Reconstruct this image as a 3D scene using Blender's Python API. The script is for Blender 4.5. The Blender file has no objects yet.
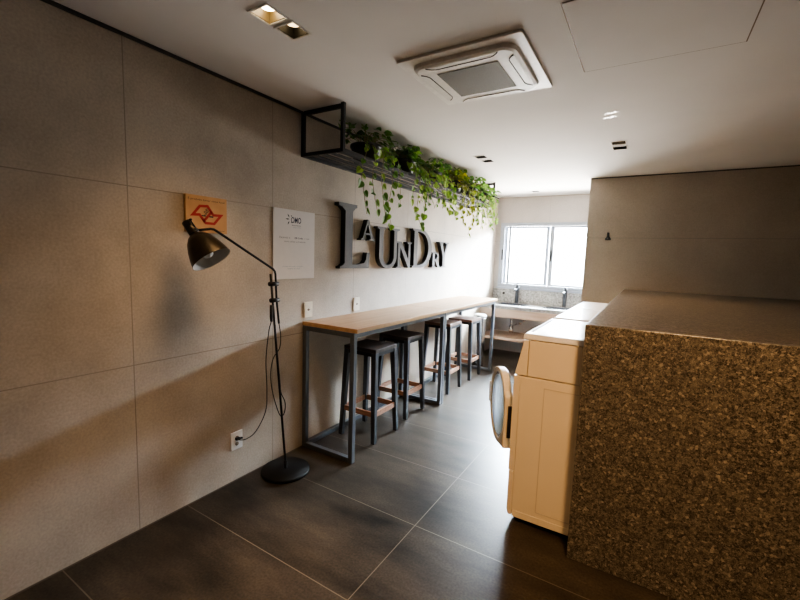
import bpy, bmesh, math, random
from mathutils import Vector, Matrix, Quaternion
PI = math.pi
sc = bpy.context.scene
COL = sc.collection
random.seed(7)

# ------------------------------------------------------------------ camera
CX, CAMH = 2.21, 1.5
yaw, pitch, roll = .547082349, .106654622, -.0335965327
fw = Vector((-math.sin(yaw)*math.cos(pitch), math.cos(yaw)*math.cos(pitch), -math.sin(pitch)))
r0 = Vector((math.cos(yaw), math.sin(yaw), 0)); d0 = fw.cross(r0)
rr = math.cos(roll)*r0 + math.sin(roll)*d0
dd = -math.sin(roll)*r0 + math.cos(roll)*d0
cam = bpy.data.cameras.new('camera'); camo = bpy.data.objects.new('camera', cam); COL.objects.link(camo)
cam.sensor_width = 36; cam.lens = 36*406.218/800; cam.clip_start = .02
m = Matrix.Identity(4)
for i in range(3):
    m[i][0] = rr[i]; m[i][1] = -dd[i]; m[i][2] = -fw[i]
m[0][3], m[1][3], m[2][3] = CX, 0, CAMH
camo.matrix_world = m
sc.camera = camo

# ------------------------------------------------------------------ materials
def newmat(name):
    mt = bpy.data.materials.new(name); mt.use_nodes = True
    nt = mt.node_tree; b = nt.nodes['Principled BSDF']
    return mt, nt, b
def N(nt, t, **kw):
    n = nt.nodes.new(t)
    for k, v in kw.items():
        if k.startswith('i_'): n.inputs[int(k[2:]) if k[2:].isdigit() else k[2:]].default_value = v
        else: setattr(n, k, v)
    return n
def ramp(nt, fac, stops):
    r = nt.nodes.new('ShaderNodeValToRGB'); nt.links.new(fac, r.inputs[0])
    els = r.color_ramp.elements
    while len(els) < len(stops): els.new(.5)
    for e, (p, c) in zip(els, stops):
        e.position = p; e.color = (c[0], c[1], c[2], 1)
    return r
def plain(name, col, rough=.5, metal=0, noise=.06, nscale=30, bump=0, spec=.5):
    """painted / moulded surface with faint procedural variation"""
    mt, nt, b = newmat(name)
    tc = N(nt, 'ShaderNodeTexCoord'); no = N(nt, 'ShaderNodeTexNoise'); no.inputs['Scale'].default_value = nscale
    nt.links.new(tc.outputs['Object'], no.inputs['Vector'])
    lo = [max(0, c*(1-noise)) for c in col]; hi = [min(1, c*(1+noise)) for c in col]
    r = ramp(nt, no.outputs['Fac'], [(.3, lo), (.7, hi)])
    nt.links.new(r.outputs[0], b.inputs['Base Color'])
    b.inputs['Roughness'].default_value = rough; b.inputs['Metallic'].default_value = metal
    b.inputs['Specular IOR Level'].default_value = spec
    if bump:
        bp = N(nt, 'ShaderNodeBump'); bp.inputs['Strength'].default_value = bump; bp.inputs['Distance'].default_value = .002
        nt.links.new(no.outputs['Fac'], bp.inputs['Height']); nt.links.new(bp.outputs[0], b.inputs['Normal'])
    return mt
def wood(name, a, c, rough=.4, axis='Y', sc_=1.0):
    mt, nt, b = newmat(name)
    tc = N(nt, 'ShaderNodeTexCoord'); mp = N(nt, 'ShaderNodeMapping')
    s = {'X': (1.5, 22, 22), 'Y': (22, 1.5, 22), 'Z': (22, 22, 1.5)}[axis]
    mp.inputs['Scale'].default_value = [q*sc_ for q in s]
    nt.links.new(tc.outputs['Object'], mp.inputs[0])
    no = N(nt, 'ShaderNodeTexNoise'); no.inputs['Scale'].default_value = 2.2; no.inputs['Detail'].default_value = 6
    nt.links.new(mp.outputs[0], no.inputs['Vector'])
    r = ramp(nt, no.outputs['Fac'], [(.3, a), (.7, c)])
    nt.links.new(r.outputs[0], b.inputs['Base Color']); b.inputs['Roughness'].default_value = rough
    return mt
def seam_mask(nt, pos, axis, period, offset, width):
    """1 on the joint lines of a tiled surface"""
    sx = N(nt, 'ShaderNodeSeparateXYZ'); nt.links.new(pos, sx.inputs[0])
    a = N(nt, 'ShaderNodeMath', operation='ADD'); a.inputs[1].default_value = 50*period - offset + width/2
    nt.links.new(sx.outputs[axis], a.inputs[0])
    mo = N(nt, 'ShaderNodeMath', operation='MODULO'); mo.inputs[1].default_value = period; nt.links.new(a.outputs[0], mo.inputs[0])
    lt = N(nt, 'ShaderNodeMath', operation='LESS_THAN'); lt.inputs[1].default_value = width; nt.links.new(mo.outputs[0], lt.inputs[0])
    return lt.outputs[0]
def tiled(name, lo, hi, grout, seams, rough=(.4, .6), nscale=1.6, stretch=(1, 1, 1), bump=.05, fine=.18, span=(.32, .68), spec=.5):
    mt, nt, b = newmat(name)
    g = N(nt, 'ShaderNodeNewGeometry'); pos = g.outputs['Position']
    mp = N(nt, 'ShaderNodeMapping'); mp.inputs['Scale'].default_value = stretch; nt.links.new(pos, mp.inputs[0])
    no = N(nt, 'ShaderNodeTexNoise'); no.inputs['Scale'].default_value = nscale; no.inputs['Detail'].default_value = 9; no.inputs['Roughness'].default_value = .62
    nt.links.new(mp.outputs[0], no.inputs['Vector'])
    r = ramp(nt, no.outputs['Fac'], [(span[0], lo), (span[1], hi)])
    n2 = N(nt, 'ShaderNodeTexNoise'); n2.inputs['Scale'].default_value = 90; n2.inputs['Detail'].default_value = 3
    nt.links.new(pos, n2.inputs['Vector'])
    mx = N(nt, 'ShaderNodeMix', data_type='RGBA', blend_type='OVERLAY'); mx.inputs[0].default_value = fine
    nt.links.new(r.outputs[0], mx.inputs[6]); nt.links.new(n2.outputs['Fac'], mx.inputs[7])
    col = mx.outputs[2]
    acc = None
    for s in seams:
        k = seam_mask(nt, pos, *s)
        if acc is None: acc = k
        else:
            q = N(nt, 'ShaderNodeMath', operation='MAXIMUM'); nt.links.new(acc, q.inputs[0]); nt.links.new(k, q.inputs[1]); acc = q.outputs[0]
    m2 = N(nt, 'ShaderNodeMix', data_type='RGBA'); m2.inputs[7].default_value = (*grout, 1)
    nt.links.new(acc, m2.inputs[0]); nt.links.new(col, m2.inputs[6]); nt.links.new(m2.outputs[2], b.inputs['Base Color'])
    b.inputs['Specular IOR Level'].default_value = spec
    mr = N(nt, 'ShaderNodeMapRange'); mr.inputs[3].default_value = rough[0]; mr.inputs[4].default_value = rough[1]
    nt.links.new(no.outputs['Fac'], mr.inputs[0]); nt.links.new(mr.outputs[0], b.inputs['Roughness'])
    if bump:
        bp = N(nt, 'ShaderNodeBump'); bp.inputs['Strength'].default_value = bump; bp.inputs['Distance'].default_value = .01
        nt.links.new(no.outputs['Fac'], bp.inputs['Height']); nt.links.new(bp.outputs[0], b.inputs['Normal'])
    return mt
def speckle(name, stops, scale, rough, base_mix=.5):
    mt, nt, b = newmat(name)
    g = N(nt, 'ShaderNodeNewGeometry')
    v = N(nt, 'ShaderNodeTexVoronoi'); v.inputs['Scale'].default_value = scale; nt.links.new(g.outputs['Position'], v.inputs['Vector'])
    sx = N(nt, 'ShaderNodeSeparateXYZ'); nt.links.new(v.outputs['Color'], sx.inputs[0])
    r = ramp(nt, sx.outputs[0], stops); r.color_ramp.interpolation = 'CONSTANT'
    v2 = N(nt, 'ShaderNodeTexVoronoi'); v2.inputs['Scale'].default_value = scale*2.3; nt.links.new(g.outputs['Position'], v2.inputs['Vector'])
    s2 = N(nt, 'ShaderNodeSeparateXYZ'); nt.links.new(v2.outputs['Color'], s2.inputs[0])
    r2 = ramp(nt, s2.outputs[1], stops)
    mx = N(nt, 'ShaderNodeMix', data_type='RGBA'); mx.inputs[0].default_value = base_mix
    nt.links.new(r.outputs[0], mx.inputs[6]); nt.links.new(r2.outputs[0], mx.inputs[7]); nt.links.new(mx.outputs[2], b.inputs['Base Color'])
    b.inputs['Roughness'].default_value = rough
    return mt
def emit(name, col, strength):
    mt, nt, b = newmat(name)
    b.inputs['Base Color'].default_value = (*col, 1)
    b.inputs['Emission Color'].default_value = (*col, 1); b.inputs['Emission Strength'].default_value = strength
    return mt

M = {}
M['wall'] = tiled('wall_porcelain', (.355, .302, .245), (.55, .48, .40), (.29, .25, .205),
                  [(1, .9, 1.93, .005), (2, .9, .9, .005)], rough=(.5, .68), nscale=1.5, bump=.04, fine=.25)
M['wall_col'] = tiled('column_porcelain', (.30, .255, .21), (.37, .32, .268), (.22, .2, .18),
                  [(0, 9, -4, .004), (2, .9, .9, .004)], rough=(.5, .68), nscale=1.5, bump=.03)
M['wall_far'] = tiled('far_wall_porcelain', (.43, .40, .38), (.52, .49, .47), (.36, .34, .33),
                  [(0, .9, .83, .004), (2, .9, .9, .004)], rough=(.5, .65), nscale=1.4, bump=.02)
M['floor'] = tiled('floor_porcelain', (.005, .0045, .004), (.066, .052, .038), (.11, .095, .075),
                   [(0, 1.2, 1.207, .005), (1, .6, 1.29, .005)], rough=(.285, .33), nscale=1.9, stretch=(.7, 1.9, 1), bump=0, fine=.75, spec=.18, span=(.28, .78))
M['ceiling'] = plain('ceiling_paint', (.74, .71, .68), .9, noise=.02, nscale=3)
M['gap_shade'] = plain('painted_gap_shade', (.05, .045, .04), .8)  # dark colour stands for the shade inside the ceiling gap
M['white'] = plain('white_plastic', (.78, .76, .72), .4)
M['ivory'] = plain('ivory_plastic', (.80, .74, .62), .4)
M['acgrey'] = plain('ac_grille', (.095, .08, .058), .7, nscale=200, noise=.2)
M['dark'] = plain('dark_slot', (.01, .01, .012), .6)
M['black'] = plain('black_steel', (.008, .008, .009), .5, 0, spec=.3)
M['blackm'] = plain('black_powder_coat', (.006, .006, .0065), .6, 0, bump=.05, nscale=300, spec=.2)
M['steel'] = plain('grey_steel_tube', (.12, .135, .155), .38, .55, nscale=15)
M['stoolsteel'] = plain('stool_steel', (.05, .056, .066), .4, .5, nscale=15)
M['letter_face'] = plain('letter_brushed_grey', (.15, .15, .157), .7, 0, nscale=60, spec=.25)
M['letter_side'] = plain('letter_black_side', (.012, .012, .013), .6)
M['oak'] = wood('light_oak_top', (.40, .235, .115), (.52, .32, .17), .33, 'Y', .6)
M['oak2'] = wood('pale_oak_panel', (.50, .36, .26), (.60, .45, .34), .45, 'X', .6)
M['darkwood'] = wood('black_brown_wood', (.018, .011, .009), (.055, .034, .026), .55, 'X', 1.2)  # black-brown, far darker than the reddish seats
M['redwood'] = wood('reddish_wood', (.10, .05, .032), (.19, .10, .066), .5, 'X', 1.2)
M['rung'] = wood('brown_rung_wood', (.20, .10, .06), (.33, .175, .105), .5, 'X', 1.2)
M['mdf'] = wood('sign_board', (.45, .25, .10), (.52, .30, .125), .55, 'X', .3)
M['red'] = plain('sign_red', (.36, .015, .012), .5)
M['ink'] = plain('black_print', (.02, .017, .015), .6)
M['navy'] = plain('navy_print', (.012, .014, .055), .5)
M['olive'] = plain('dark_green_print', (.02, .035, .035), .5)
M['greytxt'] = plain('grey_print', (.2, .19, .21), .6)
M['bluetxt'] = plain('pale_blue_print', (.32, .36, .42), .6)
M['paper'] = plain('poster_white', (.74, .70, .68), .35, noise=.015)
M['enamel'] = plain('warm_lit_enamel', (.70, .60, .44), .3, noise=.02, nscale=4)  # cream puts the warm light on the white machine bodies into their colour
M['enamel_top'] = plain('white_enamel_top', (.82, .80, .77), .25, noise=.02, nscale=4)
M['crease'] = plain('enamel_crease', (.52, .44, .33), .4)
M['seam'] = plain('panel_seam', (.20, .15, .10), .7)
M['terrazzo'] = speckle('terrazzo_speckle', [(0, (.012, .011, .009)), (.24, (.045, .039, .031)), (.5, (.11, .096, .076)), (.8, (.17, .15, .12)), (.95, (.34, .30, .24))], 100, .32, .45)
M['granite'] = speckle('pale_granite', [(0, (.10, .10, .095)), (.2, (.26, .255, .24)), (.5, (.36, .35, .33)), (.85, (.52, .51, .48))], 55, .25, .5)
M['alu'] = plain('white_aluminium', (.36, .40, .47), .35, .1)
M['chrome'] = plain('chrome', (.75, .75, .77), .15, 1.0)
M['faucet'] = plain('gunmetal_faucet', (.03, .032, .04), .45, .2)
M['soil'] = plain('potting_soil', (.03, .02, .015), .9, nscale=120, noise=.5, bump=.4)
M['pot'] = plain('black_pot', (.012, .012, .012), .45)
M['stem'] = plain('vine_stem', (.22, .20, .07), .6)
M['brass'] = plain('bronze_black_shade', (.03, .023, .014), .33, .5, noise=.15)
M['shade_in'] = plain('shade_inner_white', (.62, .60, .56), .5)
M['bulb'] = plain('frosted_bulb', (.8, .79, .76), .3)
M['lamp_on'] = emit('lamp_lit', (1, .80, .50), 14)
M['lamp_dim'] = emit('lamp_lit_soft', (1, .72, .38), 3)
M['lamp_off'] = plain('lamp_unlit', (.25, .24, .22), .4)
M['golden'] = plain('gold_recess', (.10, .07, .03), .4, 0)  # dark gold, for the first downlight's housing only
M['housing'] = plain('black_recess', (.012, .011, .010), .5)
M['outside'] = plain('outside_ledge', (.7, .7, .7), .8)

def leaf_material(name, stops):
    mt, nt, b = newmat(name)
    at = N(nt, 'ShaderNodeAttribute'); at.attribute_name = 'tint'
    r = ramp(nt, at.outputs['Fac'], stops)
    nt.links.new(r.outputs[0], b.inputs['Base Color']); b.inputs['Roughness'].default_value = .38
    tr = N(nt, 'ShaderNodeBsdfTranslucent'); nt.links.new(r.outputs[0], tr.inputs[0])
    ms = N(nt, 'ShaderNodeMixShader'); ms.inputs[0].default_value = .35
    out = nt.nodes['Material Output']
    nt.links.new(b.outputs[0], ms.inputs[1]); nt.links.new(tr.outputs[0], ms.inputs[2]); nt.links.new(ms.outputs[0], out.inputs[0])
    return mt
M['leaf'] = leaf_material('pothos_leaf', [(0, (.025, .075, .014)), (.45, (.085, .20, .03)), (.8, (.19, .34, .05)), (1, (.33, .48, .09))])
M['leafy'] = leaf_material('pothos_leaf_yellowing', [(0, (.04, .085, .012)), (.4, (.16, .24, .03)), (.7, (.38, .38, .04)), (1, (.6, .46, .05))])

def glassmat(name, tint, gloss, milk=0):
    mt, nt, b = newmat(name)
    nt.nodes.remove(b)
    t = N(nt, 'ShaderNodeBsdfTransparent'); t.inputs[0].default_value = (*tint, 1)
    g = N(nt, 'ShaderNodeBsdfGlossy'); g.inputs['Roughness'].default_value = .03
    fr = N(nt, 'ShaderNodeLayerWeight'); fr.inputs[0].default_value = gloss
    ms = N(nt, 'ShaderNodeMixShader'); nt.links.new(fr.outputs['Fresnel'], ms.inputs[0])
    nt.links.new(t.outputs[0], ms.inputs[1]); nt.links.new(g.outputs[0], ms.inputs[2])
    if milk:
        df = N(nt, 'ShaderNodeBsdfTranslucent'); df.inputs[0].default_value = (.8, .86, .92, 1)
        m3 = N(nt, 'ShaderNodeMixShader'); m3.inputs[0].default_value = milk
        nt.links.new(ms.outputs[0], m3.inputs[1]); nt.links.new(df.outputs[0], m3.inputs[2]); ms = m3
    nt.links.new(ms.outputs[0], nt.nodes['Material Output'].inputs[0])
    return mt
M['glass'] = glassmat('window_glass', (.97, .98, .98), .12)
M['doorglass'] = glassmat('door_glass', (.95, .97, .99), .2, .5)

# ------------------------------------------------------------------ mesh helpers
class MB:
    def __init__(s): s.bm = bmesh.new(); s.mi = 0
    def _tag(s, fs):
        for f in fs: f.material_index = s.mi
    def box(s, x0, x1, y0, y1, z0, z1, top=None):
        """top=(dx,dy) insets the upper face to taper the box"""
        tx, ty = top or (0, 0)
        v = [s.bm.verts.new(p) for p in ((x0, y0, z0), (x1, y0, z0), (x1, y1, z0), (x0, y1, z0),
             (x0+tx, y0+ty, z1), (x1-tx, y0+ty, z1), (x1-tx, y1-ty, z1), (x0+tx, y1-ty, z1))]
        s._tag([s.bm.faces.new([v[i] for i in q]) for q in ((3, 2, 1, 0), (4, 5, 6, 7), (0, 1, 5, 4), (1, 2, 6, 5), (2, 3, 7, 6), (3, 0, 4, 7))])
        return s
    def bar(s, a, b, w, h=None, up=(0, 0, 1), w2=None, h2=None):
        a, b = Vector(a), Vector(b); h = h or w; w2 = w2 or w; h2 = h2 or h
        d = (b-a).normalized(); u = Vector(up)
        if abs(d.dot(u)) > .98: u = Vector((1, 0, 0))
        x = d.cross(u).normalized(); y = x.cross(d).normalized()
        vs = []
        for p, ww, hh in ((a, w, h), (b, w2, h2)):
            for i, j in ((-1, -1), (1, -1), (1, 1), (-1, 1)): vs.append(s.bm.verts.new(p + x*ww/2*i + y*hh/2*j))
        s._tag([s.bm.faces.new([vs[i] for i in q]) for q in ((3, 2, 1, 0), (4, 5, 6, 7), (0, 1, 5, 4), (1, 2, 6, 5), (2, 3, 7, 6), (3, 0, 4, 7))])
        return s
    def ring(s, c, x, y, r, n):
        return [s.bm.verts.new(c + x*r*math.cos(2*PI*i/n) + y*r*math.sin(2*PI*i/n)) for i in range(n)]
    def lathe(s, base, axis, prof, n=24, cap0=True, cap1=True):
        """prof = [(distance along axis, radius)...]"""
        base = Vector(base); a = Vector(axis).normalized()
        x = a.cross(Vector((0, 0, 1)))
        if x.length < .05: x = Vector((1, 0, 0))
        x.normalize(); y = a.cross(x)
        rs = [s.ring(base + a*t, x, y, max(r, 1e-4), n) for t, r in prof]
        fs = []
        for p, q in zip(rs, rs[1:]):
            for i in range(n): fs.append(s.bm.faces.new((p[i], p[(i+1) % n], q[(i+1) % n], q[i])))
        if cap0: fs.append(s.bm.faces.new(rs[0][::-1]))
        if cap1: fs.append(s.bm.faces.new(rs[-1]))
        for f in fs: f.smooth = True
        s._tag(fs); return s
    def cyl(s, a, b, r, n=16, r2=None):
        a, b = Vector(a), Vector(b)
        return s.lathe(a, b-a, [(0, r), ((b-a).length, r if r2 is None else r2)], n)
    def tube(s, pts, r, n=8, r_end=None):
        pts = [Vector(p) for p in pts]; rs = []; ref = None
        for i, p in enumerate(pts):
            d = (pts[min(i+1, len(pts)-1)] - pts[max(i-1, 0)]).normalized()
            if ref is None:
                ref = d.cross(Vector((0, 0, 1)))
                if ref.length < .05: ref = d.cross(Vector((1, 0, 0)))
            x = (ref - d*ref.dot(d)).normalized(); ref = x; y = d.cross(x)
            q = r if r_end is None else r + (r_end-r)*i/(len(pts)-1)
            rs.append(s.ring(p, x, y, q, n))
        fs = []
        for p, q in zip(rs, rs[1:]):
            for i in range(n): fs.append(s.bm.faces.new((p[i], p[(i+1) % n], q[(i+1) % n], q[i])))
        fs += [s.bm.faces.new(rs[0][::-1]), s.bm.faces.new(rs[-1])]
        for f in fs: f.smooth = True
        s._tag(fs); return s
    def prism(s, poly, axis, t0, t1):
        """poly in the plane across axis ('X': (y,z), 'Y': (x,z), 'Z': (x,y)) extruded t0..t1"""
        def P(a, t): return {'X': (t, a[0], a[1]), 'Y': (a[0], t, a[1]), 'Z': (a[0], a[1], t)}[axis]
        A = [s.bm.verts.new(P(p, t0)) for p in poly]; B = [s.bm.verts.new(P(p, t1)) for p in poly]
        n = len(poly)
        fs = [s.bm.faces.new(A[::-1]), s.bm.faces.new(B)]
        for i in range(n): fs.append(s.bm.faces.new((A[i], A[(i+1) % n], B[(i+1) % n], B[i])))
        s._tag(fs); return s
    def hull_ring(s, outer, inner, axis, t0, t1):
        """flat ring between two polylines with the same number of points"""
        def P(a, t): return {'X': (t, a[0], a[1]), 'Y': (a[0], t, a[1]), 'Z': (a[0], a[1], t)}[axis]
        L = [[s.bm.verts.new(P(p, t)) for p in q] for q in (outer, inner) for t in (t0, t1)]
        n = len(outer); o0, o1, i0, i1 = L; fs = []
        for k in range(n):
            j = (k+1) % n
            for a, b in ((o0, o1), (o1, i1), (i1, i0), (i0, o0)): fs.append(s.bm.faces.new((a[k], a[j], b[j], b[k])))
        s._tag(fs); return s
    def build(s, name, mats, parent=None, bevel=0, seg=2, smooth=False, loc=None):
        bmesh.ops.recalc_face_normals(s.bm, faces=s.bm.faces)
        me = bpy.data.meshes.new(name); s.bm.to_mesh(me); s.bm.free()
        for mm in (mats if isinstance(mats, (list, tuple)) else [mats]): me.materials.append(mm)
        o = bpy.data.objects.new(name, me); COL.objects.link(o)
        if parent: o.parent = parent
        if loc: o.location = loc
        if smooth:
            for p in me.polygons: p.use_smooth = True
        if bevel:
            b = o.modifiers.new('edge', 'BEVEL'); b.width = bevel; b.segments = seg; b.limit_method = 'ANGLE'; b.angle_limit = math.radians(40)
        return o
def thing(name, label, cat, loc=(0, 0, 0), group=None, rotz=0):
    o = bpy.data.objects.new(name, None); COL.objects.link(o); o.location = loc; o.rotation_euler = (0, 0, rotz)
    o.empty_display_size = .1
    return tag(o, label, cat, group)
def tag(o, label, cat, group=None):
    o['label'] = label; o['category'] = cat
    if group: o['group'] = group
    return o
def struct(o): o['kind'] = 'structure'; return o
def dup(root, loc, label, name=None):
    r = root.copy(); COL.objects.link(r); r.location = loc; r['label'] = label
    for ch in list(root.children):
        c = ch.copy(); COL.objects.link(c); c.parent = r
        for g in list(ch.children):
            d = g.copy(); COL.objects.link(d); d.parent = c
    return r
DG = None
def curve_to_mesh(cu, name, mats, parent=None, mat4=None):
    ob = bpy.data.objects.new('tmp', cu); COL.objects.link(ob)
    dg = bpy.context.evaluated_depsgraph_get(); dg.update()
    me = bpy.data.meshes.new_from_object(ob.evaluated_get(dg)); bpy.data.objects.remove(ob)
    if mat4: me.transform(mat4)
    me.materials.clear()
    for mm in mats: me.materials.append(mm)
    o = bpy.data.objects.new(name, me); COL.objects.link(o)
    if parent: o.parent = parent
    return o
# wall writing: local x -> world +Y (reading direction seen from the room), local y -> +Z, local z -> +X
WALLM = Matrix(((0, 0, 1, 0), (1, 0, 0, 0), (0, 1, 0, 0), (0, 0, 0, 1)))
def wall_text(body, name, y, z, width, height, x, mat, parent, bold=0):
    cu = bpy.data.curves.new(name, 'FONT'); cu.body = body; cu.size = 1; cu.extrude = .0; cu.offset = bold
    cu.align_x = 'LEFT'; cu.resolution_u = 3
    o = curve_to_mesh(cu, name, [mat], parent)
    xs = [v.co.x for v in o.data.vertices]; ys = [v.co.y for v in o.data.vertices]
    w, h = max(xs)-min(xs), max(ys)-min(ys)
    s = Matrix.Translation((x, y, z)) @ WALLM @ Matrix.Diagonal((width/w, height/h, 1, 1)) @ Matrix.Translation((-min(xs), -min(ys), 0))
    o.data.transform(s)
    return o

# ------------------------------------------------------------------ room shell
CE = 2.505            # ceiling height
FY = 6.62             # far wall
COLY, COLX = 5.43, 1.52
XR, YB = 4.2, -2.6
struct(MB().box(-.15, XR+.15, YB-.15, FY+.15, -.1, 0).build('floor', M['floor']))
struct(MB().box(-.15, 0, YB-.15, FY+.15, 0, CE+.25).build('wall_left', M['wall']))
struct(MB().box(XR, XR+.15, YB-.15, COLY, 0, CE+.25).build('wall_right', M['wall_col']))
struct(MB().box(0, XR, YB-.15, YB, 0, CE+.25).build('wall_back', M['wall_col']))
struct(MB().box(COLX, XR+.15, COLY, COLY+.22, 0, CE+.25).build('wall_column', M['wall_col']))
# far wall with the window opening
WX0, WX1, WZ0, WZ1 = .075, 1.85, 1.065, 2.10
struct(MB().box(0, WX0, FY, FY+.15, 0, CE+.25).box(WX1, 2.4, FY, FY+.15, 0, CE+.25)
       .box(WX0, WX1, FY, FY+.15, 0, WZ0).box(WX0, WX1, FY, FY+.15, WZ1, CE+.25).build('wall_far', M['wall_far']))
struct(MB().box(2.4, 2.55, COLY+.22, FY+.15, 0, CE+.25).build('wall_alcove', M['wall_far']))

# downlights first: their holes are cut in the ceiling
S = .108
LIGHTS = [  # x, y, state, label
    (.735, 1.265, 'on', 'lit recessed square ceiling downlight, brightest of all, nearest the camera'),
    (.737, 1.405, 'on2', 'lit recessed square ceiling downlight just behind the brightest one'),
    (.695, 3.93, 'off', 'unlit black recessed square downlight above the plants, nearer of that pair'),
    (.70, 4.115, 'off', 'unlit black recessed square downlight above the plants, farther of that pair'),
    (1.90, 3.93, 'dim', 'softly lit recessed downlight on the ceiling above the counter, nearer of its pair'),
    (1.90, 4.10, 'off', 'dark recessed downlight on the ceiling above the counter, farther of its pair'),
    (.70, 6.16, 'off', 'small dark recessed downlight on the bright ceiling just before the window wall'),
]
holes = [(x-S/2, x+S/2, y-S/2, y+S/2) for x, y, _, _ in LIGHTS]
def ceiling_mesh():
    xs = sorted(set([-.15, XR+.15] + [h[0] for h in holes] + [h[1] for h in holes]))
    ys = sorted(set([YB-.15, FY+.15] + [h[2] for h in holes] + [h[3] for h in holes]))
    bm = bmesh.new(); vv = {}
    def V(x, y, z):
        k = (round(x, 5), round(y, 5), z)
        if k not in vv: vv[k] = bm.verts.new((x, y, z))
        return vv[k]
    for a, b in zip(xs, xs[1:]):
        for c, d in zip(ys, ys[1:]):
            cx, cy = (a+b)/2, (c+d)/2
            if any(h[0] < cx < h[1] and h[2] < cy < h[3] for h in holes): continue
            bm.faces.new((V(a, c, CE), V(a, d, CE), V(b, d, CE), V(b, c, CE)))
    mb = MB(); mb.bm.free(); mb.bm = bm
    mb.box(-.15, XR+.15, YB-.15, FY+.15, CE+.25, CE+.35)
    return mb
struct(ceiling_mesh().build('ceiling', M['ceiling']))
struct(MB().box(.0005, .012, YB, FY, CE-.016, CE-.0005).build('shade_strip_1', M['gap_shade']))  # dark strip painted as the gap's shade along the left wall
struct(MB().box(COLX, XR, COLY-.01, COLY-.0005, CE-.012, CE-.0005).build('shade_strip_2', M['gap_shade']))  # same painted shade line above the column wall
struct(MB().box(.013, COLX+.3, FY-.008, FY-.0005, CE-.01, CE-.0005).build('shade_strip_3', M['wall_col']))  # fainter painted shade line above the far wall

for x, y, st, lab in LIGHTS:
    t = thing('recessed_downlight', lab, 'ceiling light', (x, y, CE), 'recessed square downlights')
    h = S/2
    MB().hull_ring([(-h-.007, -h-.007), (h+.007, -h-.007), (h+.007, h+.007), (-h-.007, h+.007)], [(-h+.002, -h+.002), (h-.002, -h+.002), (h-.002, h-.002), (-h+.002, h-.002)], 'Z', -.004, -.0003).build('trim_ring', M['white'], t)
    q = MB(); d = .05
    hb = h-.001
    for sx in (-1, 1):
        q.box(min(sx*hb, sx*(hb-.004)), max(sx*hb, sx*(hb-.004)), -hb, hb, .0, d)
        q.box(-hb, hb, min(sx*hb, sx*(hb-.004)), max(sx*hb, sx*(hb-.004)), .0, d)
    q.box(-hb, hb, -hb, hb, d, d+.005)
    q.build('housing', M['golden'] if st == 'on' else M['housing'], t)
    lp = MB().lathe((0, 0, d-.002), (0, 0, -1), [(0, .040), (.006, .040), (.016, .034), (.017, .0)], 24, cap1=False)
    lp.build('lamp', {'on': M['lamp_on'], 'on2': M['lamp_dim'], 'dim': M['lamp_dim'], 'off': M['lamp_off']}[st], t)

# ------------------------------------------------------------------ window
def window():
    f = .045
    y0, y1 = FY+.01, FY+.075
    mb = MB()
    mb.box(WX0, WX1, y0-.03, y1, WZ1-.055, WZ1).box(WX0, WX1, y0-.03, y1, WZ0, WZ0+.05)
    mb.box(WX0, WX0+.07, y0-.03, y1, WZ0+.05, WZ1-.055).box(WX1-.055, WX1, y0-.03, y1, WZ0+.05, WZ1-.055)
    w = struct(mb.build('window_1', M['alu'], None, .004))
    def sash(x0, x1, ya, yb, s0, s1, pull_x):
        z0, z1 = WZ0+.052, WZ1-.057
        q = MB()
        q.box(x0, x0+s0, ya, yb, z0, z1).box(x1-s1, x1, ya, yb, z0, z1).box(x0+s0, x1-s1, ya, yb, z0, z0+.028).box(x0+s0, x1-s1, ya, yb, z1-.028, z1)
        so = q.build('sash', M['alu'], w, .003)
        g = MB().box(x0+s0-.002, x1-s1+.002, (ya+yb)/2-.002, (ya+yb)/2+.002, z0+.026, z1-.026).build('pane', M['glass'], so)
        if pull_x is not None:
            MB().box(pull_x-.012, pull_x+.012, ya-.012, ya-.0005, 1.50, 1.67).build('pull_handle', M['dark'], so, .003)
    sash(.148, .84, y0+.036, y0+.058, .035, .05, None)      # rear sash
    sash(.855, 1.79, y0+.004, y0+.030, .062, .05, .885)      # front sash
    q = MB().box(.205, .245, y0+.008, y0+.028, WZ0+.052, WZ1-.057).build('mullion', M['alu'], w, .003)
    MB().box(.118, .142, y0-.044, y0-.0305, 1.50, 1.67).build('pull_handle', M['dark'], w, .003)
    MB().box(WX0-.02, WX1, y0-.05, y0-.011, WZ0-.03, WZ0-.001).build('sill', M['alu'], w, .004)
window()

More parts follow.
